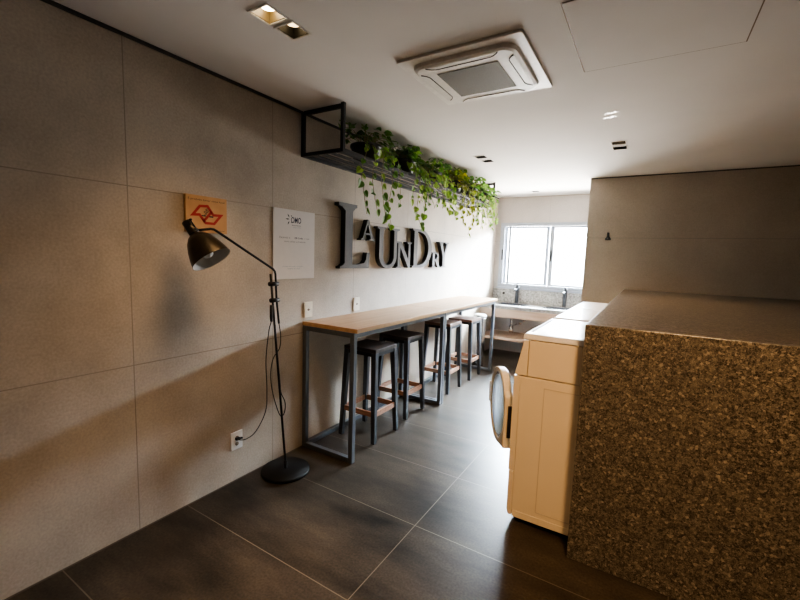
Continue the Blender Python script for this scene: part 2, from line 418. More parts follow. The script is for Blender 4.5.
# ------------------------------------------------------------------ sink counter along the far wall
CT = .815     # counter top height
def sinks():
    t = thing('sink_counter', 'pale granite sink counter with wood front under the window', 'counter', (0, FY, 0))
    Y0, Y1 = 6.0-FY, -.001
    X1 = 2.05
    basins = [(.22, .64), (.92, 1.36)]
    mb = MB(); th = .028
    xs = [.002]
    for a, b in basins: xs += [a, b]
    xs.append(X1)
    by0, by1 = Y0+.13, Y1-.14
    mb.box(.002, X1, Y0, by0, CT-th, CT).box(.002, X1, by1, Y1, CT-th, CT)
    for i in range(0, len(xs), 2): mb.box(xs[i], xs[i+1], by0, by1, CT-th, CT)
    mb.box(.002, X1, Y0, Y0+.025, CT-.05, CT-th)
    mb.build('countertop', M['granite'], t)
    MB().box(.002, X1, Y1-.02, Y1, CT, 1.03).build('backsplash', M['granite'], t, .002)
    MB().box(.004, X1, Y0+.012, Y0+.034, .635, CT-.052).build('front_panel', M['oak2'], t, .002)
    MB().box(.002, X1, Y0+.01, Y1, .288, .33).build('lower_shelf', M['oak2'], t, .002)
    labs = ['sink basin set into granite counter on the left, near the bar table', 'sink basin set into granite counter on the right, behind the washing machines']
    for (a, b), lab in zip(basins, labs):
        s = thing('sink_basin', lab, 'sink', ((a+b)/2, FY+(by0+by1)/2, CT), 'sink basins')
        w, d = (b-a)/2, (by1-by0)/2
        q = MB(); dz = -.15; k = .003
        q.box(-w+k, w-k, -d+k, d-k, dz, dz+.005)
        q.box(-w+k, -w+k+.005, -d+k, d-k, dz+.005, -.001).box(w-k-.005, w-k, -d+k, d-k, dz+.005, -.001)
        q.box(-w+k+.005, w-k-.005, -d+k, -d+k+.005, dz+.005, -.001).box(-w+k+.005, w-k-.005, d-k-.005, d-k, dz+.005, -.001)
        q.build('bowl', M['chrome'], s)
        MB().hull_ring([(-w-.008, -d-.008), (w+.008, -d-.008), (w+.008, d+.008), (-w-.008, d+.008)], [(-w+.006, -d+.006), (w-.006, -d+.006), (w-.006, d-.006), (-w+.006, d-.006)], 'Z', .0005, .005).build('rim', M['chrome'], s, .001)
        MB().cyl((0, 0, dz), (0, 0, dz-.05), .03).cyl((0, 0, dz-.05), (0, 0, dz-.20), .016).cyl((0, 0, dz-.19), (0, 0, dz-.30), .035, r2=.03)\
            .tube([(0, .0, dz-.23), (0, .10, dz-.20), (0, d+.136, dz-.20)], .014).build('drain_trap', M['chrome'], s)
    for x, lab in ((.425, 'dark tall faucet left of the two on granite counter'), (1.15, 'dark tall faucet right of the two on granite counter')):
        f = thing('sink_faucet', lab, 'faucet', (x, FY-.085, CT), 'sink faucets')
        MB().cyl((0, 0, 0), (0, 0, .012), .032).cyl((0, 0, .012), (0, 0, .275), .030).build('body', M['faucet'], f, .003)
        MB().bar((0, -.02, .235), (0, -.15, .225), .026, .02).cyl((0, -.14, .225), (0, -.14, .205), .011).build('spout', M['faucet'], f, .003)
        MB().cyl((0, 0, .276), (0, 0, .305), .02).tube([(0, 0, .292), (0, -.045, .32)], .006).build('lever', M['faucet'], f)
    for x, z, lab in ((.50, .50, 'chrome shutoff valve knob below the left sink beside its drain'), (.56, .55, 'chrome shutoff valve knob to the right below the left sink')):
        v = thing('shutoff_valve', lab, 'valve', (x, FY, z), 'valve knobs below the sink')
        MB().cyl((0, -.002, 0), (0, -.05, 0), .012).build('valve_body', M['chrome'], v)
        MB().lathe((0, -.0505, 0), (0, -1, 0), [(0, .02), (.01, .028), (.022, .026)], 12).build('knob', M['chrome'], v)
    o = MB().cyl((.19, FY-.022, .96), (.19, FY-.030, .96), .022, 16).cyl((.19, FY-.030, .96), (.19, FY-.04, .96), .010, 12).build('wall_tap_cover', M['ink'])
    tag(o, 'small dark round fitting on the granite backsplash left of the faucets', 'fitting')
sinks()

# ------------------------------------------------------------------ bar tables
def bar_table(y0, y1, label):
    t = thing('bar_table', label, 'table', (0, (y0+y1)/2, 0), 'bar tables along the wall')
    h = (y1-y0)/2; zt = .988
    MB().box(.004, .525, -h, h, zt-.03, zt).build('tabletop', M['oak'], t, .002)
    k = .036; xa, xb = .006, .499
    zz = zt-.031
    for sy in (-1, 1):
        ya, yb = sorted((sy*h - sy*.001, sy*(h-k)))
        for x in (xa, xb-k): MB().box(x, x+k, ya, yb, .001, zz).build('leg', M['steel'], t, .002)
        MB().box(xa+k, xb-k, ya, yb, zz-k, zz).build('end_rail', M['steel'], t, .002)
        MB().box(xa+k, xb-k, ya, yb, .001, .001+k).build('foot_rail', M['steel'], t, .002)
    for x in (xa, xb-k):
        MB().box(x, x+k, -h+k, h-k, zz-k, zz).build('side_rail', M['steel'], t, .002)
    MB().box(xa, xa+k, -h+k, h-k, .001, .001+k).build('foot_rail', M['steel'], t, .002)
    return t
bar_table(2.214, 3.692, 'light wood bar table nearer the camera on grey steel frame')
bar_table(3.698, 5.25, 'light wood bar table nearer the window on grey steel frame')

# ------------------------------------------------------------------ stools
def stool(loc, label, H, top):
    t = thing('bar_stool', label, 'stool', loc, 'wooden bar stools at the wall tables')
    a, b = .155, .178            # half widths at seat and at feet
    zs = H-.03
    MB().box(-a-.004, a+.004, -a-.004, a+.004, zs, H).build('seat', top, t, .003)
    q = MB()
    for s in (-1, 1):
        q.bar((-a+.03, s*(a-.012), zs-.016), (a-.03, s*(a-.012), zs-.016), .02, .03)
        q.bar((s*(a-.012), -a+.024, zs-.016), (s*(a-.012), a-.024, zs-.016), .02, .03)
    q.build('seat_frame', M['black'], t, .002)
    for sx in (-1, 1):
        for sy in (-1, 1):
            MB().bar((sx*(b-.012), sy*(b-.012), .001), (sx*(a-.019), sy*(a-.019), zs-.001), .034, .034, (1, 0, 0), .044, .044).build('leg', M['stoolsteel'], t, .002)
    zr = .235; k = a + (b-a)*(1-zr/zs) - .014
    for s in (-1, 1):
        MB().bar((-k+.015, s*k, zr), (k-.015, s*k, zr), .018, .042).build('rung', M['rung'], t, .002)
        MB().bar((s*k, -k+.015, zr), (s*k, k-.015, zr), .018, .042).build('rung', M['rung'], t, .002)
    return t
stool((.278, 2.732, 0), 'dark topped bar stool nearest the floor lamp end of the table', .763, M['darkwood'])
stool((.228, 3.315, 0), 'dark topped bar stool second from the near end of the tables', .766, M['darkwood'])
stool((.25, 4.19, 0), 'reddish brown topped bar stool just behind the joint of the tables', .782, M['redwood'])
stool((.25, 4.825, 0), 'reddish brown topped bar stool nearest the window and steel bin', .752, M['redwood'])

# ------------------------------------------------------------------ steel bin in the corner
b = thing('trash_bin', 'slim stainless steel bin with white rim behind the farthest stool', 'trash bin', (.235, 5.42, 0))
MB().lathe((0, 0, .001), (0, 0, 1), [(0, .075), (.02, .08), (.68, .08), (.69, .075)], 28).build('body', M['chrome'], b)
MB().lathe((0, 0, .692), (0, 0, 1), [(0, .085), (.012, .092), (.028, .088), (.04, .07), (.045, .04)], 28).build('lid', M['white'], b)
MB().bar((-.01, -.085, .71), (.03, -.115, .715), .02, .014).build('lid_tab', M['black'], b)

# ------------------------------------------------------------------ hanging plant shelf
SY0, SY1, SZ, SX = 2.175, 5.28, 2.185, .40
def plant_shelf():
    t = thing('hanging_plant_shelf', 'long black steel slatted shelf hung from ceiling along the left wall', 'shelf', (0, SY0, CE))
    k = .025
    for y, nm in ((0, 'hanger_frame'), (SY1-SY0-k, 'hanger_frame')):
        q = MB()
        z0, z1 = SZ-CE, -.0005
        q.box(.014, .014+k, y, y+k, z0, z1-.018).box(SX-k, SX, y, y+k, z0, z1).box(.014+k, SX-k, y, y+k, z1-k-.01, z1-.008).box(.014+k, SX-k, y, y+k, z0, z0+k)
        q.build(nm, M['black'], t, .002)
    L = SY1-SY0-k; z = SZ-CE
    MB().box(.014, .014+k, k, L, z, z+k).build('side_rail', M['black'], t, .002)
    MB().box(SX-k, SX, k, L, z, z+k).build('side_rail', M['black'], t, .002)
    n = 4; a, b2 = .014+k, SX-k; w = .052
    for i in range(n):
        c = a + (b2-a)*(i+.5)/n
        MB().box(c-w/2, c+w/2, k, L, z+.016, z+.0195).build('slat', M['black'], t, .001)
plant_shelf()

def add_leaf(bm, lay, p, direction, normal, L, tint):
    d = direction.normalized(); n = (normal - d*normal.dot(d))
    if n.length < .01: n = d.orthogonal()
    n.normalize(); s = d.cross(n)
    W = L*.56; fold = L*.10
    prof = [(-.12, .55), (.06, .92), (.30, 1.0), (.56, .82), (.82, .42)]
    mid = [bm.verts.new(p + d*L*u + n*(-.10*L*u*u)) for u in (.0, .08, .30, .55, .80)]
    tip = bm.verts.new(p + d*L - n*(L*.2))
    fs = []
    for sg in (-1, 1):
        side = [bm.verts.new(p + d*L*u + s*sg*W*w + n*(fold*w - .10*L*u*u)) for u, w in prof]
        for i in range(4): fs.append(bm.faces.new((mid[i], mid[i+1], side[i+1], side[i])))
        fs.append(bm.faces.new((mid[4], tip, side[4])))
    for f in fs:
        f.smooth = True
        for lp in f.loops: lp[lay] = (tint, tint, tint, 1)
def smooth_path(pts, n=5):
    P = [Vector(p) for p in pts]; P = [P[0]*2-P[1]] + P + [P[-1]*2-P[-2]]; out = []
    for i in range(1, len(P)-2):
        for k in range(n):
            u = k/n; a, b, c, d = P[i-1:i+3]
            out.append(.5*((2*b) + (c-a)*u + (2*a-5*b+4*c-d)*u*u + (3*b-a-3*c+d)*u**3))
    out.append(P[-2]); return out
VX = .425
def pothos(y, x, label, vines, seed, mat, nleaf=70, spread=.23, up=.2, pot_w=.115, size=.060, tint0=.0, vmax=1, nauto=4):
    rnd = random.Random(seed); zb = SZ+.0205
    t = thing('potted_pothos', label, 'plant', (x, y, zb), 'potted pothos plants on the hanging shelf')
    hh = .135
    q = MB()
    q.box(-pot_w, pot_w, -pot_w, pot_w, .0, .006) ; q.bm.free(); q.bm = bmesh.new()
    q.lathe((0, 0, 0), (0, 0, 1), [(0, pot_w*.78), (.02, pot_w*.82), (hh-.025, pot_w*.98), (hh-.02, pot_w*1.05), (hh, pot_w*1.05), (hh-.002, pot_w*.95), (hh-.03, pot_w*.93)], 20, cap1=False)
    q.build('pot', M['pot'], t)
    MB().lathe((0, 0, hh-.03), (0, 0, 1), [(0, pot_w*.92), (.004, pot_w*.92)], 20).build('soil', M['soil'], t)
    bm = bmesh.new(); lay = bm.loops.layers.float_color.new('tint')
    st = MB()
    C = Vector((0, 0, hh-.02))
    # bushy crown
    nleaf = int(nleaf*1.2)
    for i in range(nleaf):
        an = rnd.uniform(0, 2*PI); rad = spread*math.sqrt(rnd.random()); el = rnd.random()
        e = Vector((math.cos(an)*rad*.7, math.sin(an)*rad, .03 + el*up*(1-.55*rad/spread)))
        p = C + e
        # keep clear of the wall and the ceiling
        p.x = max(-x+.12, p.x); p.z = min(p.z, CE-zb-.06)
        if rad > pot_w*1.25 and (e.x > -.05) and rnd.random() < .3: p.z = max(.05, p.z-rnd.uniform(.06, .17))
        if i % 2 == 0:
            st.tube(smooth_path([C + Vector((e.x*.2, e.y*.2, 0)), C.lerp(p, .5) + Vector((0, 0, .05)), p], 3), .0022, 5)
        d = Vector((math.cos(an), math.sin(an), rnd.uniform(-1.1, .25))); d.x = abs(d.x) if p.x < -x+.2 else d.x+.25
        n = Vector((rnd.uniform(-.1, .9), rnd.uniform(-.9, .2), rnd.uniform(.3, 1)))
        add_leaf(bm, lay, p, d, n, size*rnd.uniform(.65, 1.15), min(1, max(0, tint0+rnd.betavariate(1.6, 2.2))))
    # trailing vines (world coordinates given)
    o = Vector((x, y, zb))
    for k in range(nauto):
        yy = y + rnd.uniform(-.25, .25); le = rnd.uniform(.1, .24)
        vines = vines + [[(VX+rnd.uniform(-.01, .03), yy, 2.16), (VX+rnd.uniform(-.01, .03), yy+rnd.uniform(-.05, .05), 2.16-le*.5), (VX+.01, yy+rnd.uniform(-.07, .07), 2.16-le)]]
    for v in vines:
        pts = [Vector(p)-o for p in v]
        start = [C + Vector((pot_w*.5, (pts[0].y)*.4, .02)), Vector((max(SX+.03-x, .1), pts[0].y*.8, .06))]
        if pts[0].z > .03: start = [start[0]]
        path = smooth_path(start+pts, 6)
        st.tube(path, .0026, 5, .0016)
        Ls = 0; nxt = .05
        for a, b_ in zip(path, path[1:]):
            Ls += (b_-a).length
            if Ls > nxt and a.z < .2:
                nxt = Ls + rnd.uniform(.028, .07)
                sd = rnd.choice((-1, 1))
                d = Vector((rnd.uniform(-.1, .5), sd*rnd.uniform(.3, 1), rnd.uniform(-1.2, -.3)))
                n = Vector((1, rnd.uniform(-.8, .2), rnd.uniform(0, .6)))
                add_leaf(bm, lay, a + d.normalized()*.012, d, n, size*rnd.uniform(.55, 1.05), min(vmax, max(0, tint0+.25+rnd.betavariate(2, 2))))
    mb = MB(); mb.bm.free(); mb.bm = bm
    me = bpy.data.meshes.new('foliage'); bm.to_mesh(me); bm.free(); me.materials.append(mat)
    fo = bpy.data.objects.new('foliage', me); COL.objects.link(fo); fo.parent = t
    st.build('stems', M['stem'], t)
    return t
def W(*yz): return [(VX+.01*math.sin(7*a), a, b_-(.02*i/(len(yz)-1))) for i, (a, b_) in enumerate(yz)]
pothos(2.62, .262, 'dark leaved potted pothos nearest the camera on the hanging shelf, pot showing',
       [W((2.36, 2.09), (2.39, 1.99), (2.415, 1.89), (2.44, 1.82)), W((2.50, 2.10), (2.52, 1.98), (2.55, 1.90), (2.58, 1.84)), W((2.61, 2.1), (2.63, 2.0), (2.65, 1.90), (2.69, 1.79)),
        W((2.75, 2.1), (2.73, 1.99), (2.70, 1.90), (2.76, 1.75)), W((2.86, 2.06), (2.87, 1.93))], 3, M['leaf'], nleaf=48, spread=.25, up=.25, pot_w=.118, tint0=-.02, nauto=0)
pothos(3.16, .262, 'potted pothos second from the camera on the hanging shelf above the letter N',
       [W((3.20, 2.07), (3.17, 1.95), (3.19, 1.87), (3.29, 1.78)), W((3.33, 2.06), (3.33, 1.93), (3.30, 1.83)), W((3.09, 2.07), (3.04, 2.0)), W((3.38, 2.09), (3.42, 1.99))], 5, M['leaf'], nleaf=72, spread=.23, up=.22, pot_w=.115, tint0=0.02, nauto=2)
pothos(3.70, .262, 'potted pothos third from the camera on the hanging shelf above the letter D',
       [W((3.66, 2.11), (3.76, 2.02), (3.90, 1.98)), W((3.90, 2.13), (4.0, 2.03), (4.05, 1.94)), W((3.70, 2.1), (3.66, 2.0)), W((3.8, 2.12), (3.83, 2.03))], 8, M['leaf'], nleaf=76, spread=.23, up=.22, pot_w=.11, tint0=.12)
pothos(4.22, .262, 'potted pothos with yellowing leaves in the middle of the hanging shelf',
       [W((4.18, 2.13), (4.15, 2.0), (4.26, 1.89)), W((4.36, 2.10), (4.47, 2.01), (4.43, 1.90), (4.37, 1.79)), W((4.30, 2.12), (4.33, 2.0))], 13, M['leafy'], nleaf=80, spread=.24, up=.23, pot_w=.11, tint0=.0, vmax=.5)
pothos(4.68, .262, 'bright green potted pothos second from the window on the hanging shelf',
       [W((4.54, 2.12), (4.64, 2.0), (4.6, 1.91)), W((4.7, 2.12), (4.75, 2.0), (4.72, 1.88)), W((4.86, 2.14), (4.9, 2.03), (4.87, 1.93)), W((4.6, 2.1), (4.55, 1.99))], 21, M['leaf'], nleaf=100, spread=.3, up=.2, pot_w=.11, tint0=.12)
pothos(5.08, .262, 'bright green potted pothos nearest the window on the hanging shelf',
       [W((4.96, 2.15), (5.02, 2.04), (5.08, 1.93)), W((5.16, 2.17), (5.22, 2.05), (5.14, 1.90)), W((5.27, 2.2), (5.33, 2.1), (5.3, 2.0)), W((5.08, 2.15), (5.1, 2.03))], 34, M['leaf'], nleaf=110, spread=.3, up=.10, pot_w=.11, tint0=.16)

# ------------------------------------------------------------------ LAUNDRY letters (serif capitals of mixed height)
def arc(cy, cz, ry, rz, a0, a1, n=14):
    return [(cy+ry*math.cos(math.radians(a0+(a1-a0)*i/n)), cz+rz*math.sin(math.radians(a0+(a1-a0)*i/n))) for i in range(n+1)]
def letter(ch, loops, label):
    cu = bpy.data.curves.new('wall_letter', 'CURVE'); cu.dimensions = '2D'; cu.fill_mode = 'BOTH'
    for lp in loops:
        s = cu.splines.new('POLY'); s.points.add(len(lp)-1); s.use_cyclic_u = True
        for p, (a, c) in zip(s.points, lp): p.co = (a, c, 0, 1)
    cu.extrude = .024
    o = curve_to_mesh(cu, 'wall_letter', [M['letter_face'], M['letter_side']])
    o.data.transform(Matrix.Translation((.0265, 0, 0)) @ WALLM)
    for f in o.data.polygons:
        f.material_index = 0 if abs(f.normal.x) > .7 else 1; f.use_smooth = False
    o.name = 'wall_letter'; o.data.name = 'wall_letter'
    tag(o, label, 'letter', 'raised letters of the word on the wall')
Bz = 1.385
letter('L', [[(2.56, 1.92), (2.56, 1.895), (2.60, 1.888), (2.645, 1.86), (2.645, 1.43), (2.615, 1.41), (2.585, 1.403), (2.585, Bz), (2.985, Bz), (2.995, 1.525),
              (2.955, 1.525), (2.94, 1.46), (2.91, 1.43), (2.85, 1.42), (2.745, 1.42), (2.745, 1.86), (2.775, 1.888), (2.80, 1.895), (2.80, 1.92)]], 'large grey raised letter L, first of the wall word')
letter('A', [[(2.86, 1.632), (2.86, 1.643), (2.885, 1.65), (2.955, 1.815), (2.978, 1.815), (3.045, 1.65), (3.075, 1.643), (3.075, 1.632), (2.985, 1.632), (2.985, 1.643), (3.008, 1.65), (2.996, 1.68), (2.92, 1.68), (2.907, 1.65), (2.93, 1.643), (2.93, 1.632)],
             [(2.926, 1.695), (2.99, 1.695), (2.958, 1.772)]], 'small raised grey letter A set high, second of the wall word')
uo = [(3.11, 1.77), (3.11, 1.755), (3.145, 1.745), (3.145, 1.50)] + arc(3.30, 1.50, .155, .118, 180, 360, 16)[1:] + [(3.455, 1.745), (3.50, 1.755), (3.50, 1.77), (3.36, 1.77), (3.36, 1.755), (3.40, 1.745), (3.40, 1.50)] + arc(3.305, 1.50, .095, .085, 360, 180, 14)[1:] + [(3.215, 1.745), (3.25, 1.755), (3.25, 1.77)]
letter('U', [uo], 'tall grey raised letter U, third of the wall word')
letter('N', [[(3.45, 1.65), (3.45, 1.638), (3.478, 1.63), (3.478, 1.40), (3.452, 1.393), (3.452, Bz), (3.55, Bz), (3.55, 1.393), (3.52, 1.40), (3.52, 1.59), (3.685, Bz), (3.722, Bz), (3.722, 1.63), (3.75, 1.638), (3.75, 1.65), (3.655, 1.65), (3.655, 1.638), (3.682, 1.63), (3.682, 1.47), (3.54, 1.65)]], 'medium grey raised letter N between tall U and tall D')
do = [(3.765, 1.80), (3.765, 1.785), (3.80, 1.775), (3.80, 1.41), (3.765, 1.40), (3.765, Bz), (3.93, Bz)] + arc(3.95, 1.5925, .265, .2075, -88, 88, 18) + [(3.93, 1.80)]
di = [(3.875, 1.772), (3.93, 1.772)] + arc(3.94, 1.5925, .19, .175, 85, -85, 16) + [(3.93, 1.413), (3.875, 1.413)]
letter('D', [do, di], 'tall grey raised letter D, fifth of the wall word')
ro = [(4.225, 1.565), (4.225, 1.556), (4.248, 1.55), (4.248, 1.40), (4.225, 1.394), (4.225, Bz), (4.325, Bz), (4.325, 1.394), (4.298, 1.40), (4.298, 1.46), (4.315, 1.46), (4.385, Bz), (4.44, Bz), (4.44, 1.394), (4.36, 1.472)] + arc(4.33, 1.516, .075, .049, -55, 88, 10) + [(4.31, 1.565)]
ri = [(4.298, 1.548), (4.32, 1.548)] + arc(4.322, 1.514, .04, .033, 80, -80, 8) + [(4.298, 1.48)]
letter('R', [ro, ri], 'small grey raised letter R standing low between tall D and final Y')
letter('Y', [[(4.41, 1.69), (4.41, 1.678), (4.432, 1.672), (4.515, 1.515), (4.515, 1.40), (4.48, 1.393), (4.48, Bz), (4.61, Bz), (4.61, 1.393), (4.572, 1.40), (4.572, 1.515), (4.65, 1.672), (4.675, 1.678), (4.675, 1.69), (4.585, 1.69), (4.585, 1.678), (4.612, 1.672), (4.555, 1.555), (4.495, 1.672), (4.52, 1.678), (4.52, 1.69)]], 'grey raised letter Y, last of the wall word')

# ------------------------------------------------------------------ no smoking sign and poster
t = thing('no_smoking_sign', 'square tan wooden sign with red no smoking emblem on left wall', 'sign', (0, 0, 0))
MB().box(.002, .022, 1.31, 1.563, 1.598, 1.803).build('board', M['mdf'], t, .001)
oy = [(1.332, 1.686), (1.388, 1.752), (1.442, 1.757), (1.478, 1.709), (1.54, 1.711), (1.482, 1.645), (1.422, 1.646), (1.386, 1.690)]
cy_, cz_ = 1.436, 1.700
def inset(poly, d):
    n = len(poly); out = []
    area = sum(poly[i][0]*poly[(i+1) % n][1]-poly[(i+1) % n][0]*poly[i][1] for i in range(n)); sg = 1 if area > 0 else -1
    for i in range(n):
        p0, p1, p2 = Vector(poly[i-1]), Vector(poly[i]), Vector(poly[(i+1) % n])
        e1 = (p1-p0).normalized(); e2 = (p2-p1).normalized()
        n1 = Vector((-e1.y, e1.x))*sg; n2 = Vector((-e2.y, e2.x))*sg
        bi = (n1+n2).normalized(); out.append(tuple(p1 + bi*(d/max(.35, bi.dot(n1)))))
    return out
q = MB().hull_ring(oy, inset(oy, .0145), 'X', .0222, .0232)
q.bar((.0227, 1.466, 1.722), (.0227, 1.412, 1.660), .001, .014, (0, 1, -1))
q.build('red_emblem', M['red'], t)
q = MB().box(.0222, .0229, 1.448, 1.474, 1.687, 1.695).box(.0222, .0229, 1.402, 1.428, 1.690, 1.696)
for a, c in ((1.418, 1.708), (1.43, 1.722)):
    q.tube([(.0226, a+.012*math.sin(k*1.1)+k*.002, c-.01+k*.004) for k in range(7)], .0014, 5)
q.build('cigarette_symbol', M['ink'], t)
wall_text('É proibido fumar neste local', 'sign_lettering', 1.323, 1.772, .225, .017, .0224, M['ink'], t)
wall_text('lei estadual', 'sign_lettering', 1.495, 1.611, .05, .006, .0224, M['ink'], t)

t = thing('laundry_poster', 'white rectangular poster with navy logo beside the floor lamp on left wall', 'poster', (0, 0, 0))
MB().box(.0015, .006, 1.931, 2.331, 1.312, 1.804).build('sheet', M['paper'], t)
wall_text('OMO', 'logo_lettering', 2.092, 1.712, .098, .043, .0064, M['navy'], t, bold=.018)
q = MB()
for a0, a1, r0_, r1_ in ((125, 0, .012, .045), (180, 0, .006, .044), (238, 0, .016, .046), (65, 0, .02, .032), (300, 0, .02, .03)):
    a = math.radians(a0); d = (math.cos(a), math.sin(a)); n = (-d[1], d[0]); c = (2.084, 1.737)
    q.prism([(c[0]+d[0]*r0_, c[1]+d[1]*r0_), (c[0]+d[0]*(r0_+r1_)/2+n[0]*.005, c[1]+d[1]*(r0_+r1_)/2+n[1]*.005), (c[0]+d[0]*r1_, c[1]+d[1]*r1_), (c[0]+d[0]*(r0_+r1_)/2-n[0]*.005, c[1]+d[1]*(r0_+r1_)/2-n[1]*.005)], 'X', .0062, .0067)
q.build('logo_splash', M['olive'], t)
wall_text('lavanderia', 'logo_lettering', 2.10, 1.692, .085, .010, .0064, M['greytxt'], t, .01)
wall_text('compartilhada', 'logo_lettering', 2.11, 1.677, .078, .008, .0064, M['bluetxt'], t)
wall_text('Escaneie o', 'poster_lettering', 1.986, 1.600, .098, .014, .0064, M['greytxt'], t)
wall_text('QR Code,', 'poster_lettering', 2.125, 1.599, .085, .014, .0064, M['navy'], t, .02)
wall_text('e veja', 'poster_lettering', 2.225, 1.600, .05, .012, .0064, M['greytxt'], t)
wall_text('como utilizar as lavadoras', 'poster_lettering', 2.03, 1.575, .205, .012, .0064, M['greytxt'], t)
wall_text('Dúvidas fale com a recepção', 'poster_lettering', 2.014, 1.397, .2, .010, .0064, M['bluetxt'], t)
wall_text('todos os dias', 'poster_lettering', 2.06, 1.383, .12, .008, .0064, M['bluetxt'], t)

# ------------------------------------------------------------------ outlets and switches
def plate(y, z, label, kind):
    t = thing('outlet_plate' if kind == 'socket' else 'switch_plate', label, 'outlet' if kind == 'socket' else 'switch', (0, y, z), 'wall plates')
    MB().box(.001, .009, -.044, .044, -.06, .06).build('plate', M['ivory'] if kind != 'socket' else M['white'], t, .003)
    if kind == 'socket':
        for zz in (.018, -.022):
            MB().lathe((.0095, 0, zz), (1, 0, 0), [(0, .013), (.002, .012)], 18).build('socket', M['seam'], t)
    else:
        MB().lathe((.0095, 0, .0), (1, 0, 0), [(0, .009), (.002, .008)], 16).box(.0095, .0125, -.012, .012, -.003, .003).build('socket', M['seam'], t, 0)
plate(1.628, .272, 'white double outlet plate low on the wall with the lamp plug in it', 'socket')
plate(2.272, 1.072, 'ivory wall plate above the near corner of the bar table', 'switch')
plate(2.876, 1.066, 'ivory wall plate above the bar table below the letter L', 'switch')

# ------------------------------------------------------------------ floor lamp
def floor_lamp():
    bx, by = .185, 1.883
    t = thing('floor_lamp', 'black reading floor lamp with bronze bell shade in front of the left wall', 'lamp', (0, 0, 0))
    MB().lathe((bx, by, .001), (0, 0, 1), [(0, .16), (.004, .163), (.016, .163), (.022, .158), (.024, .0)], 48, cap1=False).build('base', M['blackm'], t)
    MB().cyl((.183, 1.883, .025), (.183, 1.882, .075), .011).tube([(.183, 1.882, .075), (.18, 1.757, 1.363)], .0075, 10).build('pole', M['black'], t)
    A = [(.18, 1.826, 1.04), (.18, 1.806, 1.20), (.18, 1.797, 1.36), (.18, 1.792, 1.378), (.18, 1.778, 1.394), (.18, 1.76, 1.404), (.18, 1.385, 1.605), (.18, 1.37, 1.612), (.18, 1.35, 1.614), (.18, 1.285, 1.602)]
    MB().tube(A, .0068, 10).build('arm', M['black'], t)
    for z in (1.195, 1.30):
        yy = 1.882 - (z-.075)*(.125/1.288); y2 = 1.806 - (z-1.20)*.056
        MB().cyl((.18, min(yy, y2)-.016, z), (.18, max(yy, y2)+.016, z), .014, 14).build('clamp', M['black'], t)
    MB().tube([(.18, 1.765, 1.165), (.18, 1.762, 1.09), (.18, 1.765, 1.06)], .011, 8, .008).build('inline_dimmer', M['black'], t)
    # shade
    ax = Vector((.52, .22, -.777)).normalized(); nk = Vector((.18, 1.262, 1.578))
    prof = [(0, .026), (.012, .045), (.04, .066), (.08, .083), (.12, .095), (.158, .103)]
    q = MB(); q.lathe(nk, ax, prof, 40, cap0=True, cap1=False); q.mi = 1
    q.lathe(nk, ax, [(.004, .024), (.016, .042), (.042, .063), (.082, .080), (.12, .092), (.1575, .101)], 40, cap0=True, cap1=False)
    q.mi = 0; q.lathe(nk, ax, [(.158, .103), (.1575, .101)], 40, cap0=False, cap1=False)
    sh = q.build('shade', [M['brass'], M['shade_in']], t)
    MB().lathe(nk - ax*.082, ax, [(0, .02), (.003, .025), (.078, .026), (.081, .022)], 24).build('socket_cap', M['brass'], t)
    MB().lathe(nk + ax*.055, ax, [(0, .012), (.02, .014), (.04, .026), (.06, .030), (.078, .024), (.088, .002)], 20).build('bulb', M['bulb'], t)
    MB().tube([(.18, 1.29, 1.603), (.183, 1.262, 1.612), (.186, 1.236, 1.650)], .0025, 6).lathe((.186, 1.238, 1.646), (0, -.3, 1), [(0, .004), (.006, .008), (.012, .006)], 10).build('tilt_knob', M['black'], t)
    MB().tube(smooth_path([(.18, 1.763, 1.06), (.13, 1.785, .98), (.10, 1.788, .79), (.09, 1.804, .58), (.085, 1.796, .432), (.08, 1.721, .319), (.065, 1.658, .286), (.05, 1.625, .287), (.034, 1.618, .29)], 6), .0032, 6)\
        .tube(smooth_path([(.18, 1.822, 1.06), (.17, 1.849, .957), (.165, 1.845, .87), (.16, 1.798, .812), (.158, 1.778, .722), (.158, 1.786, .612), (.16, 1.82, .486), (.162, 1.859, .397), (.165, 1.89, .416), (.165, 1.894, .485), (.166, 1.858, .56), (.168, 1.848, .62), (.17, 1.838, .70)], 6), .0032, 6).build('cord', M['black'], t)
    MB().bar((.0135, 1.622, .290), (.034, 1.622, .290), .026, .018).bar((.024, 1.625, .290), (.03, 1.655, .286), .014, .012).build('plug', M['black'], t, .003)
floor_lamp()

